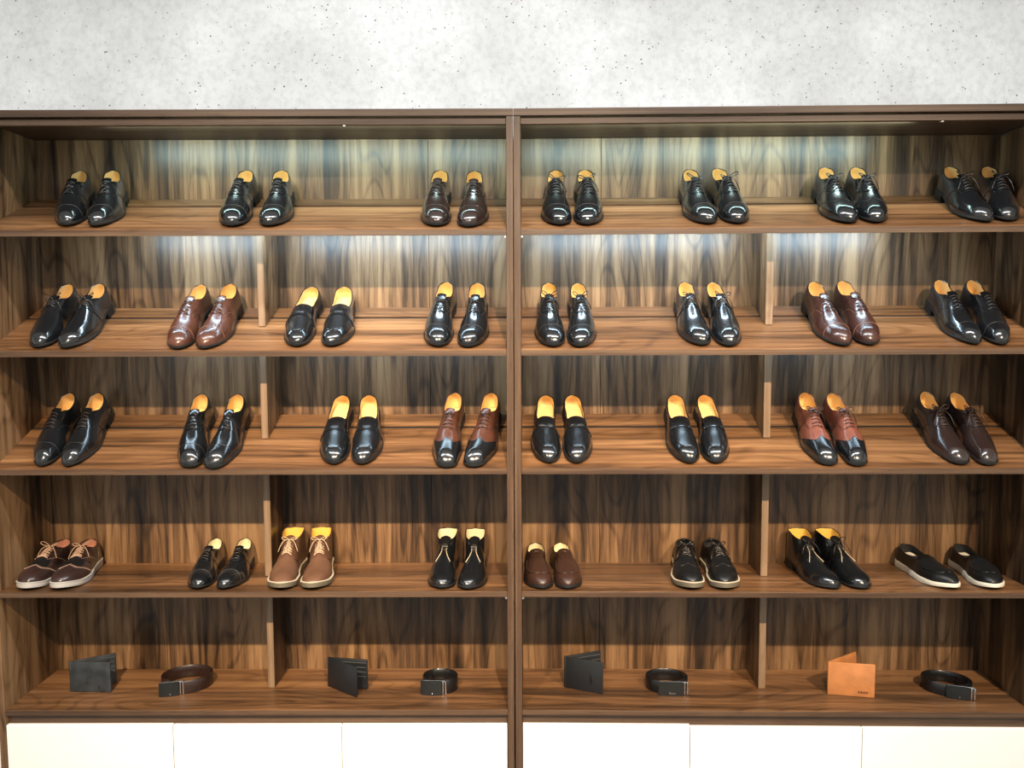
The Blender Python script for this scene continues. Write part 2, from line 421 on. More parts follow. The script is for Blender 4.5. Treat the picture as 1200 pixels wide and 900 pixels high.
    js = [0.0225, 0.5535, 1.0940, 1.6285] if which == 'L' else [0.0225, 0.5560, 1.1000, 1.6285]
    tops = [0.4625, 0.4625, 0.4640] if which == 'L' else [0.4635, 0.4585, 0.4585]
    for i in range(3):
        part('cabinet_door', box_mesh('cabinet_door', *X(js[i] + 0.0012, js[i + 1] - 0.0012), -0.001, 0.0155, 0.06, tops[i], bev=0.0015), M['white_door'])
    # small metal shelf supports glinting under the shelf ends
    for k in (1, 4):
        bm = bmesh.new(); a = sg * (xin + 0.004)
        bx(bm, a - 0.0035, a + 0.0035, 0.004, 0.012, ZS[k] - TH - 0.008, ZS[k] - TH - 0.0005, bev=0.001)
        part('shelf_support', mesh_of(bm, 'shelf_support'), M['metal'])
    return root

unitL = build_unit('L', 'walnut shelving unit on the left side, with the chestnut brown oxfords on its second shelf')
unitR = build_unit('R', 'walnut wall shelving unit on the right side, with the tan wallet on its lowest shelf')

# neighbouring white side wall seen past the left unit
struct('trim_1', box_mesh('trim_1', -2.3, -1.6535, 0.02 + FY, 0.10 + FY, 0, 0.86, bev=0.002), M['white_paint'])

# ------------------------------------------------------------------ shoes
L0 = 0.295
class Last:
    def __init__(s, W_l, W_m, T, Wt, zb, e1, thr, cx=None, capu=0.90, heelu=0.11, e2=None, lean=0.004):
        W_l = (W_l[0], [q * 0.93 for q in W_l[1]]); W_m = (W_m[0], [q * 0.93 for q in W_m[1]])
        s.Wl, s.Wm, s.T, s.Wt, s.zb, s.e1 = [pchip(*q) for q in (W_l, W_m, T, Wt, zb, e1)]
        s.e2 = pchip(*(e2 or ([0, 1], [0.95, 0.85]))); s.thr = thr
        s.cx = pchip(*(cx or ([0, .25, .5, .75, 1], [0, 0.001, 0.001, -0.002, -0.010])))
        s.capu, s.heelu, s.lean = capu, heelu, lean
    def caps(s, u):
        k = kz = 1.0
        if u > s.capu:
            q = (u - s.capu) / (1 - s.capu); k = math.sqrt(max(0, 1 - q ** 2.1))
        if u > 0.86:
            q = (u - 0.86) / 0.14; kz = max(0.0, 1 - q ** 2.2) ** 0.5
        if u < s.heelu:
            q = (s.heelu - u) / s.heelu; k = math.sqrt(max(0, 1 - q * q))
        return k, kz
    def P(s, u, c, off=0.0):
        u = min(max(u, 0.0), 1.0)
        p = s._P(u, c)
        if off:
            p = p + s.nrm(u, c) * off
        return p
    def _P(s, u, c):
        sg = 1 if c >= 0 else -1; v = max(0.0, 1 - abs(c)); a = PI / 2 * v
        k, kz = s.caps(u)
        W = (s.Wl(u) if sg > 0 else s.Wm(u)) * k
        Wt = (s.Wt(u) if u < s.thr else 0.0) * (k if u < s.heelu else 1.0); Wt = min(Wt, W)
        zb = s.zb(u); T = zb + (s.T(u) - zb) * kz
        e1 = s.e1(u)
        x = s.cx(u) + sg * (Wt + (W - Wt) * max(0.0, math.cos(a)) ** e1 if v < 1 else Wt)
        sn = math.sin(a)
        z = zb + (T - zb) * sn ** s.e2(u)
        zn = sn
        y = u * L0
        hb = max(0.0, 1 - u / 0.14) ** 2
        y += hb * (-0.0055 * math.sin(PI * min(1, zn * 1.1)) + s.lean * zn ** 3)
        return Vector((x, y, z))
    def nrm(s, u, c):
        eps = 0.004
        u0, u1 = max(0.001, u - eps), min(0.999, u + eps)
        c0, c1 = max(-0.999, c - 0.02), min(0.999, c + 0.02)
        if u < s.thr:                       # stay on one side wall
            if c >= 0: c0 = max(c0, 0.0)
            else: c1 = min(c1, -1e-6)
        a = s._P(u1, c) - s._P(u0, c); b = s._P(u, c1) - s._P(u, c0)
        n = a.cross(b)
        if n.length < 1e-12: return Vector((0, 1 if u > .5 else -1, 0.3)).normalized()
        n.normalize()
        ctr = Vector((s.cx(u), min(max(u, 0.12), 0.85) * L0, s.zb(u) - 0.005))
        if n.dot(s._P(u, c) - ctr) < 0: n = -n
        return n

def usamp(a, b, n):
    """samples a..b, denser towards heel (0) and toe (1)"""
    ta = math.acos(1 - 2 * a) / PI; tb = math.acos(1 - 2 * b) / PI
    return [0.5 * (1 - math.cos(PI * (ta + (tb - ta) * i / (n - 1)))) for i in range(n)]

def upper_mesh(S):
    bm = bmesh.new(); NV = 12
    us = usamp(0, S.thr, 20) + usamp(S.thr, 1, 30)[1:]
    for sg in (1, -1):
        rows = []
        for u in us:
            rows.append([bm.verts.new(S.P(u, sg * (1 - v / NV) if v < NV else sg * 1e-7)) for v in range(NV + 1)])
        grid_faces(bm, rows)
    bmesh.ops.remove_doubles(bm, verts=bm.verts[:], dist=2e-5)
    # rolled topline edge
    rim = [S.P(u, 1e-7) for u in usamp(0, S.thr, 22)][::-1] + [S.P(u, -1e-7) for u in usamp(0, S.thr, 22)][1:]
    tube(bm, [p + Vector((0, 0, -0.0004)) for p in rim], 0.0016, 6)
    return mesh_of(bm, 'upper', True)

def lining_mesh(S, t=0.0022):
    bm = bmesh.new(); NV = 9
    end = min(S.thr + 0.05, 0.62)
    for sg in (1, -1):
        rows = []
        for u in usamp(0, S.thr - 0.004, 24):
            r = []
            for v in range(NV + 1):
                c = sg * max(1e-6, 0.96 * (1 - v / NV))
                p = S.P(u, c); ctr = Vector((S.cx(u), max(u, 0.06) * L0, p.z))
                d = ctr - p; ln = d.length
                p = p + (d / ln) * min(t, ln * 0.9) if ln > 1e-6 else p
                r.append(bm.verts.new(p + Vector((0, 0, -0.0002))))
            rows.append(r)
        grid_faces(bm, rows)
    return mesh_of(bm, 'lining', True)

def insole_mesh(S, u0=0.02, u1=None, dz=0.006, wf=0.86):
    bm = bmesh.new(); rows = []
    u1 = u1 or min(0.8, S.thr + 0.2)
    for u in usamp(u0, u1, 22):
        k, _ = S.caps(u)
        r = []
        for c in (-1, -0.6, 0, 0.6, 1):
            W = (S.Wl(u) if c > 0 else S.Wm(u)) * k * wf
            r.append(bm.verts.new((S.cx(u) + W * c, u * L0, S.zb(u) + dz + 0.002 * c * c)))
        rows.append(r)
    grid_faces(bm, rows)
    return mesh_of(bm, 'insole', True)

def patch_mesh(S, u0f, u1f, c0, c1, off=0.0012, nu=12, nc=18, sides=(0,), name='patch'):
    """raised leather panel lying on the last's surface, with a skirt down to the surface"""
    bm = bmesh.new()
    for sg in (sides if sides != (0,) else (1,)):
        rows = []
        for i in range(-1, nu + 2):
            ii = min(max(i, 0), nu); r = []
            for j in range(-1, nc + 2):
                jj = min(max(j, 0), nc)
                c = (c0 + (c1 - c0) * jj / nc) * sg
                a, b = u0f(abs(c)), u1f(abs(c))
                t = ii / nu
                if b > 0.97: t = 1 - (1 - t) ** 1.7
                u = a + (b - a) * t
                o = off if (i == ii and j == jj) else -0.0003
                r.append(bm.verts.new(S.P(u, c, o)))
            rows.append(r)
        grid_faces(bm, rows)
    bmesh.ops.remove_doubles(bm, verts=bm.verts[:], dist=1e-5)
    me = mesh_of(bm, name, True, 50)
    return me

def flap_mesh(S, pts, name='tongue'):
    """free flap: rows (y, z, half width, droop)"""
    bm = bmesh.new(); top = []
    rows = []
    for th in (0, 1):
        rr = []
        for (u, z, wd, dr) in pts:
            r = []
            for k in range(-6, 7):
                q = k / 6
                r.append(bm.verts.new((S.cx(u) + wd * q, u * L0, z - dr * q * q - th * 0.0022)))
            rr.append(r)
        grid_faces(bm, rr); rows.append(rr)
    a, b = rows
    for i in range(len(a) - 1):
        bm.faces.new((a[i][0], a[i + 1][0], b[i + 1][0], b[i][0])); bm.faces.new((a[i][-1], a[i + 1][-1], b[i + 1][-1], b[i][-1]))
    for k in range(12):
        bm.faces.new((a[0][k], a[0][k + 1], b[0][k + 1], b[0][k])); bm.faces.new((a[-1][k], a[-1][k + 1], b[-1][k + 1], b[-1][k]))
    return mesh_of(bm, name, True, 60)

def outline_ring(S, e, u_lo=0.0, u_hi=1.0, n=34):
    """closed plan ring of the sole, grown outward by e"""
    right, left = [], []
    for u in usamp(u_lo, u_hi, n):
        k, _ = S.caps(u)
        y = (u - 0.5) * (L0 + 2 * e) + 0.5 * L0
        if u < 0.02 or u > 0.98: pass
        kk = k
        right.append((S.cx(u) + (S.Wl(u) + e) * kk, y, u)); left.append((S.cx(u) - (S.Wm(u) + e) * kk, y, u))
    return right, left

def sole_mesh(S, e, ztop, zbot, n=34, u_hi=1.0, u_lo=0.0):
    """slab between ztop(u) and zbot(u) with rounded edge"""
    bm = bmesh.new()
    prof = [(0.0012, 0.0), (0.0, 0.25), (0.0, 0.75), (0.0012, 1.0)]
    rows = []
    ring_t = outline_ring(S, e, u_lo, u_hi, n)
    for i in range(n):
        r = []
        for sd in (0, 1):
            x, y, u = ring_t[sd][i]
            cx = S.cx(u)
            zt, zb = ztop(u), zbot(u)
            seq = prof if sd == 0 else prof[::-1]
            for ins, f in seq:
                xx = x - math.copysign(min(ins, abs(x - cx)), x - cx) if abs(x - cx) > 1e-9 else x
                r.append(bm.verts.new((xx, y, zt + (zb - zt) * f)))
        rows.append(r)
    grid_faces(bm, rows, close=True)
    bm.faces.new(rows[0][::-1]); bm.faces.new(rows[-1])
    bmesh.ops.remove_doubles(bm, verts=bm.verts[:], dist=1e-6)
    return mesh_of(bm, 'sole', True, 45)

def path_tube_mesh(S, paths, r, off, name, n=5, flat=1.0):
    bm = bmesh.new()
    for pth in paths:
        tube(bm, [S.P(u, c, off) for u, c in pth], r, n, flat=flat)
    return mesh_of(bm, name, True)

def lace_mesh(S, us, hw, r=0.0015, bow=0, slant=0.004, off=0.0030, style='bar'):
    bm = bmesh.new()
    for i, u in enumerate(us):
        pts = []
        for k in range(9):
            q = -1 + k / 4
            pts.append(S.P(u + slant * q * (1 if i % 2 else -1) + 0.006 * abs(q), hw * q if abs(hw * q) > 1e-6 else 1e-6, off + 0.0008 * (1 - q * q)))
        tube(bm, pts, r, 6)
        if style == 'cross' and i < len(us) - 1:
            for sg in (1, -1):
                tube(bm, [S.P(u + (us[i + 1] - u) * t, sg * hw * (1 - 2 * t) * 0.9 or 1e-6, off + 0.0003) for t in (0, .25, .5, .75, 1)], r * 0.9, 6)
    if bow:
        p0 = S.P(us[0] - 0.01, 1e-6, off + 0.003)
        bmesh.ops.create_uvsphere(bm, u_segments=8, v_segments=6, radius=0.0034, matrix=Matrix.Translation(p0))
        rnd = random.Random(bow)
        for sg in (1, -1):
            lp = []
            ln = 0.022 + 0.008 * rnd.random(); lift = 0.006 + 0.010 * rnd.random()
            for k in range(13):
                t = k / 12; a = 2 * PI * t
                lp.append(p0 + Vector((sg * ln * math.sin(a / 2) ** 1.0 * (1 if t < 1 else 1), -0.004 + 0.008 * math.sin(a), lift * math.sin(a / 2) - 0.002 * math.sin(a))))
            tube(bm, lp, r * 0.95, 6)
            tl = []
            for k in range(9):
                t = k / 8
                tl.append(p0 + Vector((sg * (0.006 + 0.026 * t), 0.022 * t * (1 if bow != 3 else 2.2), -0.030 * t * t * (1.1) + 0.004 * math.sin(PI * t))))
            tube(bm, tl, r * 0.9, 6)
    return mesh_of(bm, 'laces', True)

# ---- lasts
Wl_d = ([0, .1, .3, .5, .66, .8, .9, 1], [.030, .0325, .034, .042, .0485, .0435, .0345, .026])
Wm_d = ([0, .1, .3, .5, .66, .8, .9, 1], [.030, .0325, .029, .036, .0455, .0425, .0345, .026])
ZB_d = ([0, .2, .45, .62, .75, 1], [.031, .029, .0155, .0085, .0085, .0150])
T_ox = ([0, .06, .16, .26, .36, .41, .46, .52, .60, .70, .80, .90, 1], [.092, .091, .078, .074, .083, .087, .084, .077, .066, .055, .0485, .043, .037])
Wt_ox = ([0, .05, .12, .2, .28, .34, .38, .41], [.014, .0185, .0235, .0255, .0235, .018, .011, 0.0])
E1_ox = ([0, .25, .42, .55, .7, .85, 1], [1.0, 1.0, 1.22, 1.15, .95, .80, .70])
def last_ox(toe='round'):
    wl, wm = Wl_d, Wm_d
    if toe == 'square':
        wl = (wl[0], wl[1][:5] + [.041, .0335, .027]); wm = (wm[0], wm[1][:5] + [.040, .0335, .027])
        return Last(wl, wm, T_ox, Wt_ox, ZB_d, E1_ox, 0.41, capu=0.925)
    if toe == 'point':
        wl = (wl[0], wl[1][:5] + [.040, .030, .021]); wm = (wm[0], wm[1][:5] + [.040, .0305, .021])
        return Last(wl, wm, T_ox, Wt_ox, ZB_d, E1_ox, 0.41, capu=0.90)
    return Last(wl, wm, T_ox, Wt_ox, ZB_d, E1_ox, 0.41, capu=0.88)
T_lo = ([0, .06, .16, .28, .40, .50, .56, .62, .70, .80, .90, 1], [.073, .072, .062, .056, .056, .062, .062, .058, .052, .046, .041, .036])
Wt_lo = ([0, .05, .12, .22, .32, .42, .48, .52], [.016, .0205, .0255, .0285, .0290, .0265, .018, 0.0])
last_lo = lambda: Last(Wl_d, Wm_d, T_lo, Wt_lo, ZB_d, ([0, .4, .55, .7, .85, 1], [1, .9, .95, .85, .75, .7]), 0.52, capu=0.88)
T_bo = ([0, .05, .14, .24, .32, .37, .43, .52, .60, .70, .80, .90, 1], [.130, .131, .129, .122, .114, .110, .098, .080, .068, .057, .050, .044, .038])
Wt_bo = ([0, .05, .12, .2, .28, .33, .37], [.024, .031, .0345, .0345, .030, .020, 0.0])
Wl_b = ([0, .1, .3, .5, .66, .8, .9, 1], [.036, .0385, .038, .044, .0500, .0470, .039, .031])
Wm_b = ([0, .1, .3, .5, .66, .8, .9, 1], [.036, .0385, .034, .039, .0470, .0455, .039, .031])
last_bo = lambda: Last(Wl_b, Wm_b, T_bo, Wt_bo, ZB_d, ([0, .15, .3, .42, .55, .7, .85, 1], [1.5, 1.5, 1.45, 1.35, 1.2, .95, .80, .70]), 0.37, lean=0.010, capu=0.85)
ZB_c = ([0, .3, .6, .8, 1], [.024, .021, .0170, .0185, .0280])
def wide(t, k): return (t[0], [q * k for q in t[1]])
T_ca = ([0, .06, .16, .26, .34, .40, .46, .54, .62, .72, .82, .92, 1], [.088, .087, .079, .078, .086, .088, .084, .075, .067, .060, .055, .051, .046])
Wt_ca = ([0, .05, .12, .2, .28, .34, .37, .40], [.016, .021, .0265, .0285, .026, .020, .013, 0.0])
last_ca = lambda: Last(wide(Wl_b, 1.03), wide(Wm_b, 1.03), T_ca, Wt_ca, ZB_c, E1_ox, 0.40, capu=0.84)
T_mo = ([0, .06, .16, .26, .34, .40, .48, .58, .68, .78, .88, 1], [.074, .073, .064, .062, .070, .074, .071, .062, .054, .048, .044, .038])
last_mo = lambda: Last(wide(Wl_b, 0.99), wide(Wm_b, 0.99), T_mo, Wt_ca, ([0, .3, .6, .8, 1], [.014, .012, .009, .009, .016]), ([0, .4, .6, .75, 1], [1, .95, .8, .7, .65]), 0.40, capu=0.84)
T_sl = ([0, .06, .16, .28, .38, .46, .52, .60, .70, .80, .90, 1], [.072, .071, .064, .058, .060, .068, .070, .065, .058, .053, .048, .043])
Wt_sl = ([0, .05, .12, .22, .32, .40, .44, .48], [.017, .022, .027, .030, .0295, .024, .016, 0.0])
last_sl = lambda: Last(wide(Wl_b, 1.04), wide(Wm_b, 1.04), T_sl, Wt_sl, ([0, .3, .6, .8, 1], [.022, .020, .017, .017, .023]), ([0, .4, .6, .75, 1], [1, .95, .8, .72, .68]), 0.48, capu=0.82)

# ---- reusable parts
def p_sole_dress(S):
    out = []
    out.append(('sole', sole_mesh(S, 0.0026, lambda u: S.zb(u) + 0.0006, lambda u: S.zb(u) - 0.0066), 'sole_black'))
    out.append(('heel', sole_mesh(S, 0.0022, lambda u: S.zb(u) - 0.0064, lambda u: 0.0, n=20, u_hi=0.265), 'sole_black'))
    return out
def p_sole_thick(S, mat, welt=None):
    bot = lambda u: max(0.0, (u - 0.66) / 0.34) ** 1.6 * 0.0125
    out = [('sole', sole_mesh(S, 0.0038, lambda u: S.zb(u) + 0.0010, bot), mat)]
    if welt:
        out.append(('welt', sole_mesh(S, 0.0046, lambda u: S.zb(u) + 0.0024, lambda u: S.zb(u) - 0.0016), welt))
    return out
def capf(base, k): return lambda c: base + k * c * c
def wingf(c):
    # centre peak pointing to the laces, two scallops, then wings sweeping back
    if c < 0.30: return 0.705 + 0.045 * math.sin(min(1, c / 0.30) * PI / 2)
    return 0.75 - 0.20 * ((c - 0.30) / 0.70) ** 1.3
def one(c): return 1.0
def toe_parts(S, kind, mat, smat, out):
    if kind in ('cap', 'perfcap', 'square'):
        f = capf(0.785, 0.035)
        out.append(('toe_cap', patch_mesh(S, f, one, -1, 1, 0.0012, 14, 36, name='toe_cap'), mat))
        out.append(('cap_stitching', path_tube_mesh(S, [[(f(abs(c)) + 0.003, c) for c in [i / 12 - 1 for i in range(25)]]], 0.0007, 0.0014, 'cap_stitching'), smat))
    if kind in ('wing',):
        out.append(('wing_tip', patch_mesh(S, wingf, one, -1, 1, 0.0013, 18, 60, name='wing_tip'), mat))
        out.append(('wing_stitching', path_tube_mesh(S, [[(wingf(abs(c)) + 0.005, c) for c in [i / 20 - 1 for i in range(41)]]], 0.0007, 0.0016, 'wing_stitching'), smat))
    if kind == 'perfcap':
        bm = bmesh.new()
        for j in range(3):
            for i in range(-11, 12):
                c = i / 15; u = capf(0.80 + 0.022 * j, 0.035)(abs(c))
                bmesh.ops.create_icosphere(bm, subdivisions=1, radius=0.0011, matrix=Matrix.Translation(S.P(u, c or 1e-6, 0.0012)))
        out.append(('perforations', mesh_of(bm, 'perforations', True), 'stitch_k'))
def facing_parts(S, mat, out, ulo, uhi, g0=0.10, g1=0.17, c1=0.52, off=0.0014, name='lace_facing'):
    # a left and a right leather facing, edge of each dropping towards the sole
    for sg in (1, -1):
        bm = bmesh.new(); rows = []; nu, nc = 14, 8
        for i in range(-1, nu + 2):
            ii = min(max(i, 0), nu); t = ii / nu; u = ulo + (uhi - ulo) * t
            r = []
            ga = g1 + (g0 - g1) * t
            cb = c1 * (1 - t ** 4 * 0.55)
            for j in range(-1, nc + 2):
                jj = min(max(j, 0), nc); c = sg * (ga + (cb - ga) * jj / nc)
                o = off if (i == ii and j == jj) else -0.0003
                r.append(bm.verts.new(S.P(u, c, o)))
            rows.append(r)
        grid_faces(bm, rows)
        out.append((name, mesh_of(bm, name, True, 50), mat))
def quarter_seam(S, smat, out, ua, ub, r=0.0006):
    # curve running from the facing base down and back to the sole
    pths = []
    for sg in (1, -1):
        pths.append([(ua + (ub - ua) * (1 - (1 - t) ** 2), sg * (0.40 + 0.58 * t)) for t in [i / 14 for i in range(15)]])
    for p_ in pths: out.append(('quarter_stitching', path_tube_mesh(S, [p_], r, 0.0006, 'quarter_stitching'), smat))
def counter_part(S, mat, out):
    f = lambda c: 0.0; g = lambda c: 0.10 + 0.12 * c
    for sg in (1, -1):
        out.append(('heel_counter', patch_mesh(S, f, g, sg * 0.08, sg * 1, 0.0011, 10, 10, name='heel_counter'), mat))

def basic(S, up, lin, insole=True, insole_mat=None):
    out = [('upper', upper_mesh(S), up), ('lining', lining_mesh(S), lin)]
    if insole: out.append(('insole', insole_mesh(S), insole_mat or lin))
    return out
def eyelet_part(S, us, hw, out, mat='metal'):
    for u in us:
        for sg in (1, -1):
            bm = bmesh.new()
            bmesh.ops.create_icosphere(bm, subdivisions=2, radius=0.0016, matrix=Matrix.Translation(S.P(u, sg * hw, 0.0018)))
            out.append(('eyelet', mesh_of(bm, 'eyelet', True), mat))

def t_oxford(up='black', toe='cap', toemat=None, lace='lace_black', bow=0, n=5, shape='round', lin='lining', st='stitch_k', quarter=True, facing=None, counter=None):
    S = last_ox(shape); out = basic(S, up, lin)
    out += p_sole_dress(S)
    toe_parts(S, toe, toemat or up, st, out)
    facing_parts(S, facing or up, out, 0.405, 0.605)
    out.append(('tongue', flap_mesh(S, [(0.46, .0815, .008, .001), (0.43, .0855, .010, .0015), (0.40, .0895, .0125, .002), (0.375, .0930, .0145, .003), (0.355, .0950, .0135, .004)]), up))
    us = [0.425 + (0.585 - 0.425) * i / (n - 1) for i in range(n)]
    out.append(('laces', lace_mesh(S, us, 0.24, bow=bow, style='cross' if n < 5 else 'bar'), lace))
    if quarter: quarter_seam(S, st, out, 0.60, 0.42)
    if counter: counter_part(S, counter, out)
    return S, out
def t_derby(up='black', bow=0, lace='lace_black', st='stitch_k'):
    S = last_ox('round'); out = basic(S, up, 'lining')
    out += p_sole_dress(S)
    facing_parts(S, up, out, 0.405, 0.53, 0.20, 0.11, 0.95, 0.0022, name='quarter_flap')
    out.append(('tongue', flap_mesh(S, [(0.46, .0815, .010, .001), (0.43, .0855, .011, .0015), (0.40, .0895, .0135, .002), (0.375, .0930, .0155, .003), (0.355, .0950, .0145, .004)]), up))
    out.append(('laces', lace_mesh(S, [0.435, 0.470, 0.502], 0.27, r=0.0013, bow=bow or 5, style='cross'), lace))
    quarter_seam(S, st, out, 0.545, 0.40, 0.0008)
    return S, out
def t_loafer(up='black', strap='penny', lin='lining'):
    S = last_lo(); out = basic(S, up, lin)
    out += p_sole_dress(S)
    out.append(('insole_label', insole_mesh(S, 0.30, 0.52, 0.0078, 0.62), 'label'))
    out.append(('apron', flap_mesh(S, [(0.60, .0600, .024, .0075), (0.56, .0628, .026, .0075), (0.52, .0648, .0275, .0075), (0.48, .0658, .0280, .0080), (0.45, .0665, .0262, .0080), (0.435, .0668, .0225, .006), (0.427, .0668, .0165, .0035)], 'apron'), up))
    ap = []
    for sg in (1, -1):
        ap.append([(0.50 + 0.385 * math.sin(t * PI / 2), sg * max(0.0005, 0.50 * max(0.0, math.cos(t * PI / 2)) ** 0.7)) for t in [i / 20 for i in range(21)]])
    out.append(('apron_seam', path_tube_mesh(S, ap, 0.0017, 0.0008, 'apron_seam', 6), up))
    if strap == 'penny':
        out.append(('strap', patch_mesh(S, lambda c: 0.560 + 0.02 * c, lambda c: 0.625 + 0.03 * c, -0.9, 0.9, 0.0026, 5, 30, name='strap'), up))
        out.append(('strap_slot', patch_mesh(S, lambda c: 0.584, lambda c: 0.600, -0.16, 0.16, 0.0030, 3, 8, name='strap_slot'), 'stitch_k'))
    elif strap == 'bit':
        out.append(('strap', patch_mesh(S, lambda c: 0.575 + 0.02 * c, lambda c: 0.605 + 0.02 * c, -0.85, 0.85, 0.0028, 4, 30, name='strap'), up))
        bm = bmesh.new()
        for sg in (1, -1):
            tube(bm, [S.P(0.590 + 0.012 * math.sin(a), sg * (0.17 + 0.14 * math.cos(a)), 0.0040) for a in [2 * PI * i / 16 for i in range(16)]], 0.0013, 6, closed=True)
        out.append(('strap_knot', mesh_of(bm, 'strap_knot', True), up))
    else:
        out.append(('strap', patch_mesh(S, lambda c: 0.590, lambda c: 0.602, -0.55, 0.55, 0.0028, 3, 26, name='strap'), up))
        bm = bmesh.new()
        for sg in (1, -1):
            tube(bm, [S.P(0.596 + 0.010 * math.sin(a), sg * (0.34 + 0.10 * math.cos(a)), 0.0038) for a in [2 * PI * i / 14 for i in range(14)]], 0.0012, 6, closed=True)
        out.append(('strap_ring', mesh_of(bm, 'strap_ring', True), up))
    return S, out
def t_brogue():
    S = last_ca(); out = basic(S, 'brogue', 'lining_r', True, 'label')
    out += p_sole_thick(S, 'sole_grey', 'sole_grey')
    toe_parts(S, 'wing', 'brogue', 'stitch_b', out)
    out.append(('vamp', patch_mesh(S, lambda c: 0.56, lambda c: 0.74, -0.45, 0.45, 0.0005, 8, 20, name='vamp'), 'black_soft'))
    facing_parts(S, 'brogue', out, 0.395, 0.575, 0.16, 0.10, 0.8, 0.0020, name='quarter_flap')
    out.append(('tongue', flap_mesh(S, [(0.46, .0835, .010, .001), (0.42, .088, .0125, .0015), (0.385, .092, .0155, .003), (0.355, .0955, .0165, .004)]), 'brogue'))
    out.append(('laces', lace_mesh(S, [0.41, 0.45, 0.49, 0.53, 0.56], 0.27, r=0.0015, bow=6, style='cross'), 'lace_tan'))
    bm = bmesh.new()
    for i in range(-26, 27):
        c = i / 27
        for d in (0.014, 0.026):
            bmesh.ops.create_icosphere(bm, subdivisions=1, radius=0.0009 if d < .02 else 0.0012, matrix=Matrix.Translation(S.P(wingf(abs(c)) + d, c or 1e-6, 0.0013)))
    for sg in (1, -1):
        for i in range(16):
            t = i / 15
            bmesh.ops.create_icosphere(bm, subdivisions=1, radius=0.0010, matrix=Matrix.Translation(S.P(0.585 - 0.28 * t, sg * (0.30 + 0.55 * t ** 0.8), 0.0022)))
    out.append(('perforations', mesh_of(bm, 'perforations', True), 'perf'))
    counter_part(S, 'brown', out)
    return S, out
def t_casual():
    S = last_ca(); out = basic(S, 'black_soft', 'lining_k')
    out += p_sole_thick(S, 'sole_olive', 'welt')
    facing_parts(S, 'black_soft', out, 0.395, 0.56, 0.20, 0.11, 0.85, 0.0024, name='quarter_flap')
    out.append(('tongue', flap_mesh(S, [(0.46, .0835, .012, .001), (0.42, .089, .0145, .0015), (0.385, .094, .0185, .003), (0.35, .099, .0195, .004), (0.33, .100, .0165, .005)]), 'black_soft'))
    out.append(('laces', lace_mesh(S, [0.41, 0.44, 0.475, 0.51, 0.545], 0.28, r=0.0020, bow=3, style='cross'), 'lace_black'))
    eyelet_part(S, [0.43, 0.47, 0.51, 0.545], 0.29, out, 'stitch_k')
    out.append(('toe_stitching', path_tube_mesh(S, [[(wingf(abs(c)) - 0.01, c) for c in [i / 20 - 0.8 for i in range(33)]]], 0.0008, 0.0003, 'toe_stitching'), 'stitch_k'))
    # padded collar
    rim = [S.P(u, 1e-7) for u in usamp(0, S.thr - 0.02, 18)][::-1] + [S.P(u, -1e-7) for u in usamp(0, S.thr - 0.02, 18)][1:]
    bm = bmesh.new(); tube(bm, [p + Vector((0, 0, -0.004)) for p in rim], 0.0052, 8)
    out.append(('padded_collar', mesh_of(bm, 'padded_collar', True), 'black_soft'))
    return S, out
def t_boot(up='black', lin='lining_w', lace='lace_black', thick=False, piping=True, toecol=None, bow=0):
    S = last_bo(); 
    if thick: S.zb = pchip(*ZB_c)
    out = basic(S, up, lin)
    out += p_sole_thick(S, 'sole_olive', 'welt') if thick else p_sole_dress(S)
    # open front with lining showing at the collar
    facing_parts(S, up, out, 0.372, 0.56, 0.15, 0.12 if thick else 0.20, 0.75, 0.0022, name='quarter_flap')
    zz = 0
    out.append(('tongue', flap_mesh(S, [(0.45, .0975, .010, .001), (0.41, .106, .0125, .0015), (0.375, .1115, .015, .003), (0.35, .117, .017, .004), (0.325, .1225, .0175, .004), (0.31, .1245, .014, .005)]), up if thick else 'black_soft'))
    if thick: us = [0.392, 0.425, 0.458, 0.490, 0.520]
    else: us = [0.415, 0.450, 0.485]
    out.append(('laces', lace_mesh(S, us, 0.30 if thick else 0.27, r=0.0014 if thick else 0.0014, bow=bow or (7 if thick else 0), style='cross'), lace))
    if piping:
        pth = [[(0.372 + (0.62 - 0.372) * t, sg * (0.17 - 0.02 * t + 0.42 * max(0, t - .50))) for t in [i / 12 for i in range(13)]] for sg in (1, -1)]
        for p_ in pth: out.append(('edge_piping', path_tube_mesh(S, [p_], 0.0010, 0.0034, 'edge_piping'), 'stitch_w'))
    else:
        eyelet_part(S, us, 0.30, out, 'stitch_b')
    quarter_seam(S, 'stitch_b' if thick else 'stitch_k', out, 0.57, 0.40, 0.0007)
    return S, out
def t_moc():
    S = last_mo(); out = basic(S, 'moc', 'lining_w')
    out += [('sole', sole_mesh(S, 0.0028, lambda u: S.zb(u) + 0.0006, lambda u: max(0, (u - .8) / .2) ** 1.5 * 0.007), 'sole_black')]
    out.append(('apron', flap_mesh(S, [(0.50, .0715, .020, .005), (0.45, .0745, .022, .006), (0.41, .0772, .0235, .0065), (0.375, .0795, .024, .007), (0.35, .081, .0215, .006), (0.34, .0815, .016, .0035)], 'apron'), 'moc'))
    ap = [[(0.42 + 0.45 * math.sin(t * PI / 2), sg * max(0.0005, 0.62 * max(0.0, math.cos(t * PI / 2)) ** 0.6)) for t in [i / 22 for i in range(23)]] for sg in (1, -1)]
    out.append(('apron_seam', path_tube_mesh(S, ap, 0.0023, 0.0008, 'apron_seam', 6), 'moc'))
    bm = bmesh.new()
    for dx in (-.006, -.002, .002, .006):
        bx(bm, S.cx(.40) + dx - .0011, S.cx(.40) + dx + .0011, .42 * L0, .42 * L0 + 0.004, 0.0785, 0.0790)
    out.append(('embossed_mark', mesh_of(bm, 'embossed_mark'), 'perf'))
    return S, out
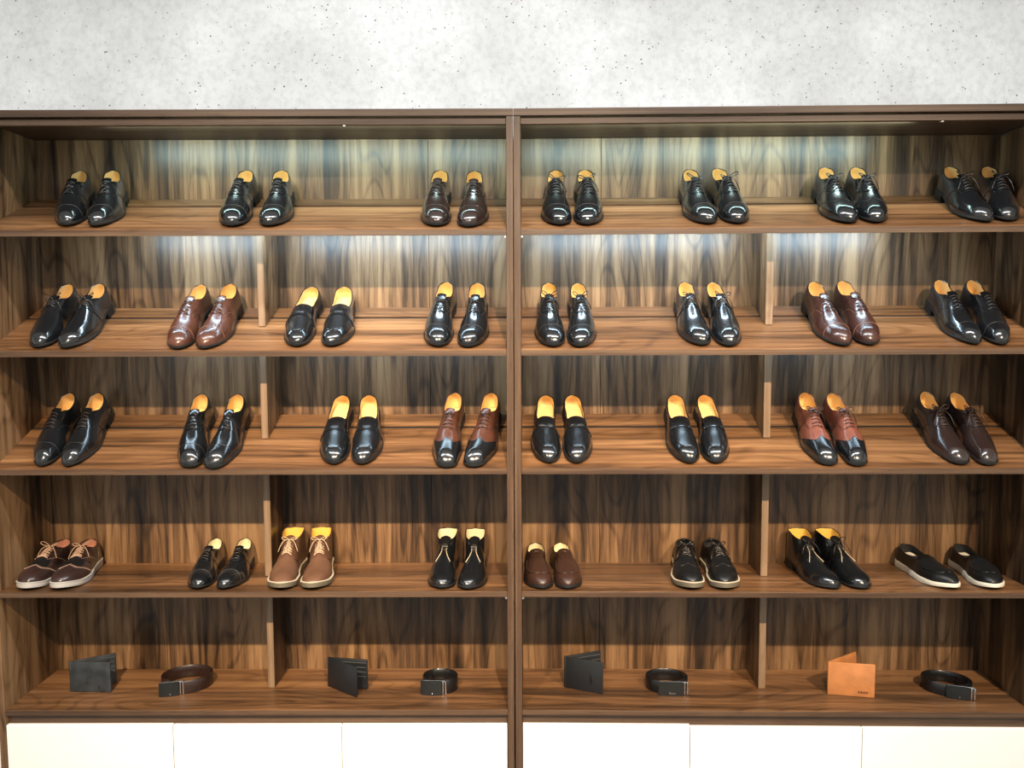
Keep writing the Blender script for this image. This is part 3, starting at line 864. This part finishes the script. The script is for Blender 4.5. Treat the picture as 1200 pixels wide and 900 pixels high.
def t_slip():
    S = last_sl(); out = basic(S, 'black_soft', 'lining_k', True, 'label')
    out += p_sole_thick(S, 'sole_cream')
    out.append(('apron', flap_mesh(S, [(0.57, .0680, .026, .0075), (0.53, .0715, .0275, .008), (0.505, .0730, .0285, .0085), (0.485, .0742, .0265, .008), (0.475, .0746, .0205, .005)], 'apron'), 'black_soft'))
    ap = [[(0.50 + 0.375 * math.sin(t * PI / 2), sg * max(0.0005, 0.60 * max(0.0, math.cos(t * PI / 2)) ** 0.6)) for t in [i / 22 for i in range(23)]] for sg in (1, -1)]
    out.append(('apron_seam', path_tube_mesh(S, ap, 0.0019, 0.0008, 'apron_seam', 6), 'black_soft'))
    out.append(('insole_label', insole_mesh(S, 0.05, 0.46, 0.022, 0.55), 'label'))
    for sg in (1, -1):
        out.append(('gusset', patch_mesh(S, lambda c: 0.43, lambda c: 0.50, sg * 0.03, sg * 0.42, 0.0010, 5, 8, name='gusset'), 'lining_k'))
    return S, out

TYPES = {
 'cap_black': lambda: t_oxford(n=3, shape='point'),
 'cap_black2': lambda: t_oxford(n=5),
 'cap_darkbrown': lambda: t_oxford('darkbrown', n=5, lace='lace_black'),
 'cap_bow': lambda: t_oxford(n=5, bow=1),
 'perf_bow': lambda: t_oxford(toe='perfcap', n=5, bow=2),
 'wing_black': lambda: t_oxford(toe='wing', n=5, bow=4),
 'plain_loose': lambda: t_oxford(toe='plain', n=5, bow=3),
 'derby': lambda: t_derby(),
 'cap_brown': lambda: t_oxford('brown', n=5, lace='lace_brown', st='stitch_b'),
 'penny': lambda: t_loafer(),
 'cap_black3': lambda: t_oxford(n=5),
 'cap_bow2': lambda: t_oxford(n=5, bow=8),
 'derby_bow': lambda: t_derby(bow=9),
 'cap_brown2': lambda: t_oxford('brown2', n=5, lace='lace_brown', st='stitch_b'),
 'plaincap_black': lambda: t_oxford(n=5, shape='point'),
 'cap_dark': lambda: t_oxford(n=5, lace='lace_brown', shape='point'),
 'square_cap': lambda: t_oxford(n=5, shape='square', bow=0),
 'penny2': lambda: t_loafer(),
 'twotone_dark': lambda: t_oxford('brown', toe='wing', toemat='black', n=5, lace='lace_black', shape='square', st='stitch_k'),
 'bit': lambda: t_loafer(strap='bit'),
 'penny3': lambda: t_loafer(strap='ring'),
 'twotone_red': lambda: t_oxford('redbrown', toe='wing', toemat='black', n=5, lace='lace_brown', shape='square', bow=4, st='stitch_k'),
 'wholecut': lambda: t_oxford('darkbrown', toe='plain', n=5, lace='lace_brown', shape='square', bow=3),
 'brogue': t_brogue,
 'small_black': lambda: t_oxford(toe='perfcap', n=5, lin='lining_w', shape='point'),
 'desert': lambda: t_boot('tanboot', 'lining_y', 'lace_sand', thick=True, piping=False),
 'chukka': lambda: t_boot('black', 'lining_w', 'lace_black'),
 'moc': t_moc,
 'casual': t_casual,
 'chukka2': lambda: t_boot('black', 'lining_y', 'lace_black', bow=8),
 'slip': t_slip,
}
NAME = {'penny': 'loafer', 'penny2': 'loafer', 'penny3': 'loafer', 'bit': 'loafer', 'moc': 'loafer', 'slip': 'slip_on_shoe', 'desert': 'ankle_boot', 'chukka': 'ankle_boot', 'chukka2': 'ankle_boot', 'derby': 'derby_shoe', 'derby_bow': 'derby_shoe', 'brogue': 'brogue_shoe', 'casual': 'casual_shoe'}
CAT = {'loafer': 'shoe', 'ankle_boot': 'boot'}
# what each pair looks like and where it stands
DESC = {
 'cap_black': 'black three-lace cap-toe shoe at far left of top shelf',
 'cap_black2': 'black cap-toe oxford, middle pair on left half of top shelf',
 'cap_darkbrown': 'brownish-black cap-toe oxford on top shelf left of centre post',
 'cap_bow': 'black cap-toe oxford with tied laces, top shelf right of centre post',
 'perf_bow': 'black oxford with punched toe cap and tied laces on top shelf',
 'wing_black': 'black wingtip oxford on right half of top shelf',
 'plain_loose': 'black plain-toe oxford with loose laces, right end of top shelf',
 'derby': 'black plain-toe derby with few eyelets, left end of second shelf',
 'cap_brown': 'chestnut brown cap-toe oxford on second shelf left of divider',
 'penny': 'black penny loafer on second shelf right of left divider',
 'cap_black3': 'black cap-toe oxford on second shelf left of centre post',
 'cap_bow2': 'black cap-toe oxford on second shelf right of centre post',
 'derby_bow': 'black plain-toe derby with bow laces on second shelf by divider',
 'cap_brown2': 'dark red-brown cap-toe oxford on second shelf right of right divider',
 'plaincap_black': 'black cap-toe oxford at right end of second shelf',
 'cap_dark': 'black cap-toe oxford with brown laces, left end of third shelf',
 'square_cap': 'black square-toe cap oxford on third shelf left of divider',
 'penny2': 'black wide-strap loafer on third shelf right of left divider',
 'twotone_dark': 'brown wingtip with black toe, third shelf left of centre post',
 'bit': 'black loafer with knotted strap, third shelf right of centre post',
 'penny3': 'black loafer with thin strap, third shelf left of right divider',
 'twotone_red': 'reddish brown wingtip with black toe, right half of third shelf',
 'wholecut': 'blackish-brown plain-toe shoe with loose laces, right end of third shelf',
 'brogue': 'dark plum brogue with grey sole and pale laces on fourth shelf',
 'small_black': 'black lace-up with punched toe beside brogues on fourth shelf',
 'desert': 'matte brown ankle boot with beige laces and yellow lining',
 'chukka': 'black ankle boot on fourth shelf left of centre post',
 'moc': 'dark brown grained loafer right of centre post on fourth shelf',
 'casual': 'black casual lace-up with olive-grey sole and pale welt',
 'chukka2': 'black ankle boot on right half of fourth shelf',
 'slip': 'black slip-on with thick cream sole, right end of fourth shelf',
}
POSES = [
    (1, 'L', 'cap_black', (-1.448, 0.344, 0.212, 1.073), (-1.34, 0.346, 0.226, 1.08)),
    (1, 'L', 'cap_black2', (-0.889, 0.347, 0.048, 1.076), (-0.775, 0.34, 0.118, 1.071)),
    (1, 'L', 'cap_darkbrown', (-0.241, 0.326, -0.013, 1.067), (-0.129, 0.316, 0.008, 1.066)),
    (1, 'R', 'cap_bow', (0.138, 0.327, -0.017, 1.05), (0.232, 0.328, 0.009, 1.056)),
    (1, 'R', 'perf_bow', (0.58, 0.325, 0.02, 1.038), (0.672, 0.331, 0.079, 1.052)),
    (1, 'R', 'wing_black', (1.027, 0.341, -0.052, 1.063), (1.129, 0.334, -0.046, 1.056)),
    (1, 'R', 'plain_loose', (1.438, 0.341, -0.034, 1.051), (1.557, 0.332, -0.154, 1.045)),
    (2, 'L', 'derby', (-1.496, 0.317, 0.045, 1.043), (-1.392, 0.317, 0.056, 1.055)),
    (2, 'L', 'cap_brown', (-1.046, 0.308, -0.008, 1.053), (-0.949, 0.311, 0.011, 1.059)),
    (2, 'L', 'penny', (-0.681, 0.337, -0.011, 1.073), (-0.574, 0.336, 0.06, 1.073)),
    (2, 'L', 'cap_black3', (-0.224, 0.323, -0.071, 1.056), (-0.12, 0.316, -0.039, 1.054)),
    (2, 'R', 'cap_bow2', (0.117, 0.317, -0.003, 1.048), (0.206, 0.313, 0.017, 1.042)),
    (2, 'R', 'derby_bow', (0.569, 0.319, 0.008, 1.036), (0.657, 0.314, 0.053, 1.042)),
    (2, 'R', 'cap_brown2', (0.997, 0.314, 0.028, 1.046), (1.087, 0.32, 0.048, 1.047)),
    (2, 'R', 'plaincap_black', (1.413, 0.323, -0.031, 1.046), (1.515, 0.319, -0.052, 1.051)),
    (3, 'L', 'cap_dark', (-1.509, 0.318, 0.07, 1.057), (-1.413, 0.317, 0.096, 1.057)),
    (3, 'L', 'square_cap', (-1.057, 0.308, 0.126, 1.062), (-0.935, 0.306, 0.021, 1.065)),
    (3, 'L', 'penny2', (-0.584, 0.338, 0.035, 1.074), (-0.499, 0.342, 0.104, 1.077)),
    (3, 'L', 'twotone_dark', (-0.197, 0.311, -0.077, 1.073), (-0.073, 0.309, -0.151, 1.076)),
    (3, 'R', 'bit', (0.109, 0.331, -0.018, 1.055), (0.187, 0.331, 0.047, 1.055)),
    (3, 'R', 'penny3', (0.549, 0.333, -0.016, 1.06), (0.636, 0.333, -0.006, 1.059)),
    (3, 'R', 'twotone_red', (0.974, 0.313, -0.027, 1.04), (1.061, 0.308, 0.044, 1.039)),
    (3, 'R', 'wholecut', (1.375, 0.317, -0.004, 1.04), (1.47, 0.312, 0.022, 1.038)),
    (4, 'L', 'brogue', (-1.581, 0.345, 0.063, 1.026), (-1.491, 0.342, 0.185, 1.028)),
    (4, 'L', 'small_black', (-1.043, 0.308, 0.094, 1.027), (-0.942, 0.303, 0.096, 1.021)),
    (4, 'L', 'desert', (-0.764, 0.33, 0.053, 1.042), (-0.675, 0.326, 0.149, 1.055)),
    (4, 'L', 'chukka', (-0.227, 0.316, -0.042, 1.051), (-0.133, 0.294, -0.018, 1.07)),
    (4, 'R', 'moc', (0.07, 0.346, 0.037, 1.037), (0.149, 0.346, 0.092, 1.038)),
    (4, 'R', 'casual', (0.588, 0.345, -0.135, 1.049), (0.679, 0.343, -0.023, 1.041)),
    (4, 'R', 'chukka2', (0.968, 0.312, 0.102, 1.036), (1.057, 0.329, 0.186, 1.042)),
    (4, 'R', 'slip', (1.347, 0.314, 0.079, 1.026), (1.536, 0.315, -0.084, 1.025)),
]
def flip_mesh(me):
    c = me.copy(); c.transform(Matrix.Scale(-1, 4, (1, 0, 0))); c.flip_normals(); return c

for row, unit, style, pa, pb in POSES:
    S, parts = TYPES[style]()
    nm = NAME.get(style, 'oxford_shoe')
    U = unit_matrix(unit)
    sl = SLOPE if row <= 3 else 0.0
    hw = 0.5 * (S.Wl(.66) + S.Wm(.66)) + 0.0045
    (xa, ra, ya, sa), (xb, rb, yb, sb) = pa, pb
    if row == 4:
        big = 1.015 if style in ('brogue', 'desert', 'casual') else 0.985
        sa, sb = big, big; ra, rb = min(ra, 0.3015), min(rb, 0.3015)
        if style == 'brogue': xa, xb = xa + 0.007, xb + 0.004
    else:
        ra, rb = min(ra, 0.331), min(rb, 0.331)
    # keep the soles of a pair from running into each other
    gap = min((xb + 0.195 * sb * math.sin(yb)) - (xa + 0.195 * sa * math.sin(ya)), (xb + 0.24 * sb * math.sin(yb)) - (xa + 0.24 * sa * math.sin(ya)) + 0.004)
    need = (S.Wm(.66) * 2 if False else 2 * hw) * 0.5 * (sa + sb) - 0.001
    if gap < need:
        d_ = (need - gap) / 2; xa -= d_; xb += d_
    for side, (x, r, yaw, s) in ((0, (xa, ra, ya, sa)), (1, (xb, rb, yb, sb))):
        root = bpy.data.objects.new(nm, None); COL.objects.link(root); root.empty_display_size = 0.1
        lift = 0.0006
        Mx = (U @ Matrix.Translation((x, 0, ZS[row])) @ Matrix.Rotation(sl, 4, 'X') @ Matrix.Translation((0, r, lift))
              @ Matrix.Rotation(PI + yaw, 4, 'Z') @ Matrix.Scale(s, 4))
        root.matrix_world = Mx
        which = 'left of pair' if side == 0 else 'right of pair'
        tag(root, DESC[style] + ', ' + which, CAT.get(nm, 'shoe'), 'shoes on the ' + ['', 'top', 'second', 'third', 'fourth'][row] + ' shelf')
        for pn, me, mt in parts:
            mm = me if side == 0 else flip_mesh(me)
            if side == 0 and not me.materials: me.materials.append(M[mt])
            if side == 1 and not mm.materials: mm.materials.append(M[mt])
            o = bpy.data.objects.new(pn, mm); COL.objects.link(o); o.parent = root

# ------------------------------------------------------------------ wallets
def wallet(unit, x, y, heading, opening, w_, h_, mat, label, front='left', slots='back', emb=None):
    """bifold wallet standing open on its lower edges; spine at (x, y)"""
    root = bpy.data.objects.new('wallet', None); COL.objects.link(root)
    root.matrix_world = unit_matrix(unit) @ Matrix.Translation((x, y, ZS[5] + 0.0005))
    tag(root, label, 'wallet', 'wallets on the lowest shelf')
    for nm, ang in (('front_flap', heading - opening), ('back_flap', heading)):
        bm = bmesh.new(); bx(bm, 0.0, w_, -0.0035, 0.0035, 0, h_, bev=0.0025)
        bmesh.ops.subdivide_edges(bm, edges=bm.edges[:], cuts=1)
        bmesh.ops.rotate(bm, cent=(0, 0, 0), matrix=Matrix.Rotation(ang, 3, 'Z'), verts=bm.verts)
        fl = link(nm, mesh_of(bm, nm, True, 40), M[mat], root)
        # inner face: card slots facing the other flap
        inner = 1 if nm == 'front_flap' else -1
        for k in range(4):
            bm = bmesh.new()
            zt = h_ * (0.90 - 0.15 * k)
            y0, y1 = sorted((inner * 0.0036, inner * (0.0062 - 0.0002 + 0.0007 * (k + 1) - 0.0007)))
            bx(bm, 0.010, w_ - 0.004, y0, y1, 0.004, zt, bev=0.0006)
            bmesh.ops.rotate(bm, cent=(0, 0, 0), matrix=Matrix.Rotation(ang, 3, 'Z'), verts=bm.verts)
            link('card_slot', mesh_of(bm, 'card_slot'), M[mat], fl)
            bm = bmesh.new(); y2 = inner * (abs(y1 if inner > 0 else y0) + 0.0004)
            a_, b_ = sorted((y2, y2 - inner * 0.0012))
            bx(bm, 0.010, w_ - 0.004, a_, b_, zt - 0.0012, zt + 0.0005, bev=0)
            bmesh.ops.rotate(bm, cent=(0, 0, 0), matrix=Matrix.Rotation(ang, 3, 'Z'), verts=bm.verts)
            link('slot_edge', mesh_of(bm, 'slot_edge'), M['wallet_edge' if mat != 'wallet_tan' else mat], fl)
        if emb and nm == 'front_flap':
            bm = bmesh.new()
            for (a, b, c, d) in emb:
                bx(bm, w_ * a, w_ * b, -0.0042, -0.0033, h_ * c, h_ * d)
            bmesh.ops.rotate(bm, cent=(0, 0, 0), matrix=Matrix.Rotation(ang, 3, 'Z'), verts=bm.verts)
            link('embossed_mark', mesh_of(bm, 'embossed_mark'), M['emboss'] if mat == 'wallet_tan' else M['emboss_k'], fl)
    bm = bmesh.new()
    ring = []
    for z in (0.0, 0.002, h_ - 0.002, h_):
        rr = 0.0042 if 0 < z < h_ else 0.003
        ring.append([bm.verts.new((rr * math.cos(2 * PI * k / 12), rr * math.sin(2 * PI * k / 12), z)) for k in range(12)])
    grid_faces(bm, ring, close=True); bm.faces.new(ring[0][::-1]); bm.faces.new(ring[-1])
    link('spine', mesh_of(bm, 'spine', True, 50), M[mat], root)
    return root
R = math.radians
EMB_W = [(0.70 + 0.012 * i, 0.706 + 0.012 * i, 0.14, 0.22) for i in range(3)]
EMB_T = [(0.64 + 0.032 * i, 0.660 + 0.032 * i, 0.115, 0.115 + (0.05 if i % 2 else 0.065)) for i in range(7)]
wallet('L', -1.488, 0.132, R(31), R(34), 0.138, 0.104, 'wallet_grey', 'charcoal blue-grey bifold wallet standing ajar at the left end of the lowest shelf', emb=EMB_W)
wallet('L', -0.630, 0.168, R(-9), R(28), 0.138, 0.102, 'wallet_black', 'black bifold wallet standing open with its inside card slots toward the viewer', emb=None)
wallet('R', 0.166, 0.160, R(22), R(44), 0.132, 0.108, 'wallet_black', 'black bifold wallet standing right of the centre post, beside a black belt', emb=[(0.66, 0.69, 0.25, 0.55), (0.70, 0.72, 0.3, 0.5)])
wallet('R', 1.034, 0.118, R(34), R(44), 0.143, 0.112, 'wallet_tan', 'orange-tan leather bifold wallet standing on the lowest shelf', emb=EMB_T)

# ------------------------------------------------------------------ belts
def belt(unit, x, y, rx, ry, heading, h_, mat, label, turns=2.0, bw=0.060, boff=0.0, dot=True, writing=False, latch=True):
    """belt rolled up and standing on its edge, buckle plate to the front"""
    root = bpy.data.objects.new('belt', None); COL.objects.link(root)
    root.matrix_world = unit_matrix(unit) @ Matrix.Translation((x, y, ZS[5] + 0.0005)) @ Matrix.Rotation(heading, 4, 'Z')
    tag(root, label, 'belt', 'rolled belts on the lowest shelf')
    bm = bmesh.new(); rows = []; n = int(56 * turns); t_ = 0.0034
    a0 = -PI / 2
    for i in range(n + 1):
        t = i / n; a = a0 + 2 * PI * turns * t; sh = 0.0052 * turns * t
        ca, sa = math.cos(a), math.sin(a)
        def pt(off):
            px = (rx - sh - off) * ca; py = (ry - sh - off) * sa
            return px, py
        r = []
        z0, z1 = 0.0, h_
        for off, z in ((0, z0 + .001), (0.0008, z0), (t_ - .0008, z0), (t_, z0 + .001), (t_, z1 - .001), (t_ - .0008, z1), (0.0008, z1), (0, z1 - .001)):
            px, py = pt(off); r.append(bm.verts.new((px, py, z)))
        rows.append(r)
    grid_faces(bm, rows, close=True); bm.faces.new(rows[0][::-1]); bm.faces.new(rows[-1])
    link('strap', mesh_of(bm, 'strap', True, 50), M[mat], root)
    # buckle: slightly curved plate, frame, latch bar and dot
    yb = -ry - 0.0045
    bm = bmesh.new(); x0 = boff - bw / 2; x1 = boff + bw / 2
    rows = []
    for i in range(9):
        q = i / 8; xx = x0 + (x1 - x0) * q; cy = yb - 0.0035 * (1 - (2 * q - 1) ** 2)
        ins = 0.0012 if i in (0, 8) else 0
        rows.append([bm.verts.new((xx, cy, -0.0 + ins + 0.0002)), bm.verts.new((xx, cy + 0.006, 0.0002 + ins)), bm.verts.new((xx, cy + 0.006, h_ + 0.004 - ins)), bm.verts.new((xx, cy, h_ + 0.004 - ins))])
    grid_faces(bm, rows, close=True); bm.faces.new(rows[0][::-1]); bm.faces.new(rows[-1])
    bk = link('buckle_plate', mesh_of(bm, 'buckle_plate'), M['buckle_face'], root)
    bm = bmesh.new()
    for z in (h_ + 0.0042,):
        bx(bm, x0 + 0.004, x1 + 0.012, yb + 0.0065, yb + 0.011, z - 0.006, z, bev=0.001)
        for k in range(6):
            bx(bm, x0 + 0.012 + k * 0.007, x0 + 0.0155 + k * 0.007, yb + 0.003, yb + 0.0065, z - 0.003, z + 0.0012, bev=0.0005)
    link('buckle_frame', mesh_of(bm, 'buckle_frame'), M['chrome'], bk)
    if latch:
        bm = bmesh.new(); bx(bm, x1 + 0.010, x1 + 0.016, yb + 0.001, yb + 0.008, 0.001, h_ + 0.003, bev=0.0015)
        bx(bm, x1 + 0.0015, x1 + 0.0065, yb + 0.003, yb + 0.008, 0.002, h_ + 0.001, bev=0.001)
        link('latch_bar', mesh_of(bm, 'latch_bar'), M['chrome'], bk)
    bm = bmesh.new()
    if writing:
        for k in range(5):
            a = boff - 0.006 + k * 0.0042
            bx(bm, a, a + 0.0026, yb - 0.0046, yb - 0.0030, 0.006, 0.010 + (0.003 if k == 0 else 0), bev=0)
    elif dot:
        bmesh.ops.create_icosphere(bm, subdivisions=2, radius=0.0024, matrix=Matrix.Translation((boff + 0.004, yb - 0.0030, 0.007)))
    if writing or dot: link('buckle_mark', mesh_of(bm, 'buckle_mark'), M['chrome'], bk)
    else: bm.free()
    return root
belt('L', -1.118, 0.180, 0.086, 0.072, R(14), 0.042, 'belt_brown', 'dark brown rolled belt with plate buckle beside the charcoal wallet', turns=1.9, bw=0.062, boff=-0.046)
belt('L', -0.252, 0.158, 0.062, 0.056, R(-4), 0.044, 'belt_black', 'black tightly rolled belt just left of the centre post', turns=2.6, bw=0.070, boff=-0.020)
belt('R', 0.507, 0.168, 0.073, 0.060, R(-2), 0.040, 'belt_black', 'black rolled belt with bright marks on its buckle, left of the right divider', turns=2.3, bw=0.082, boff=0.008, writing=True)
belt('R', 1.440, 0.162, 0.080, 0.066, R(-18), 0.038, 'belt_black', 'black rolled belt lying right of the orange-tan wallet', turns=2.4, bw=0.070, boff=0.026, latch=True)
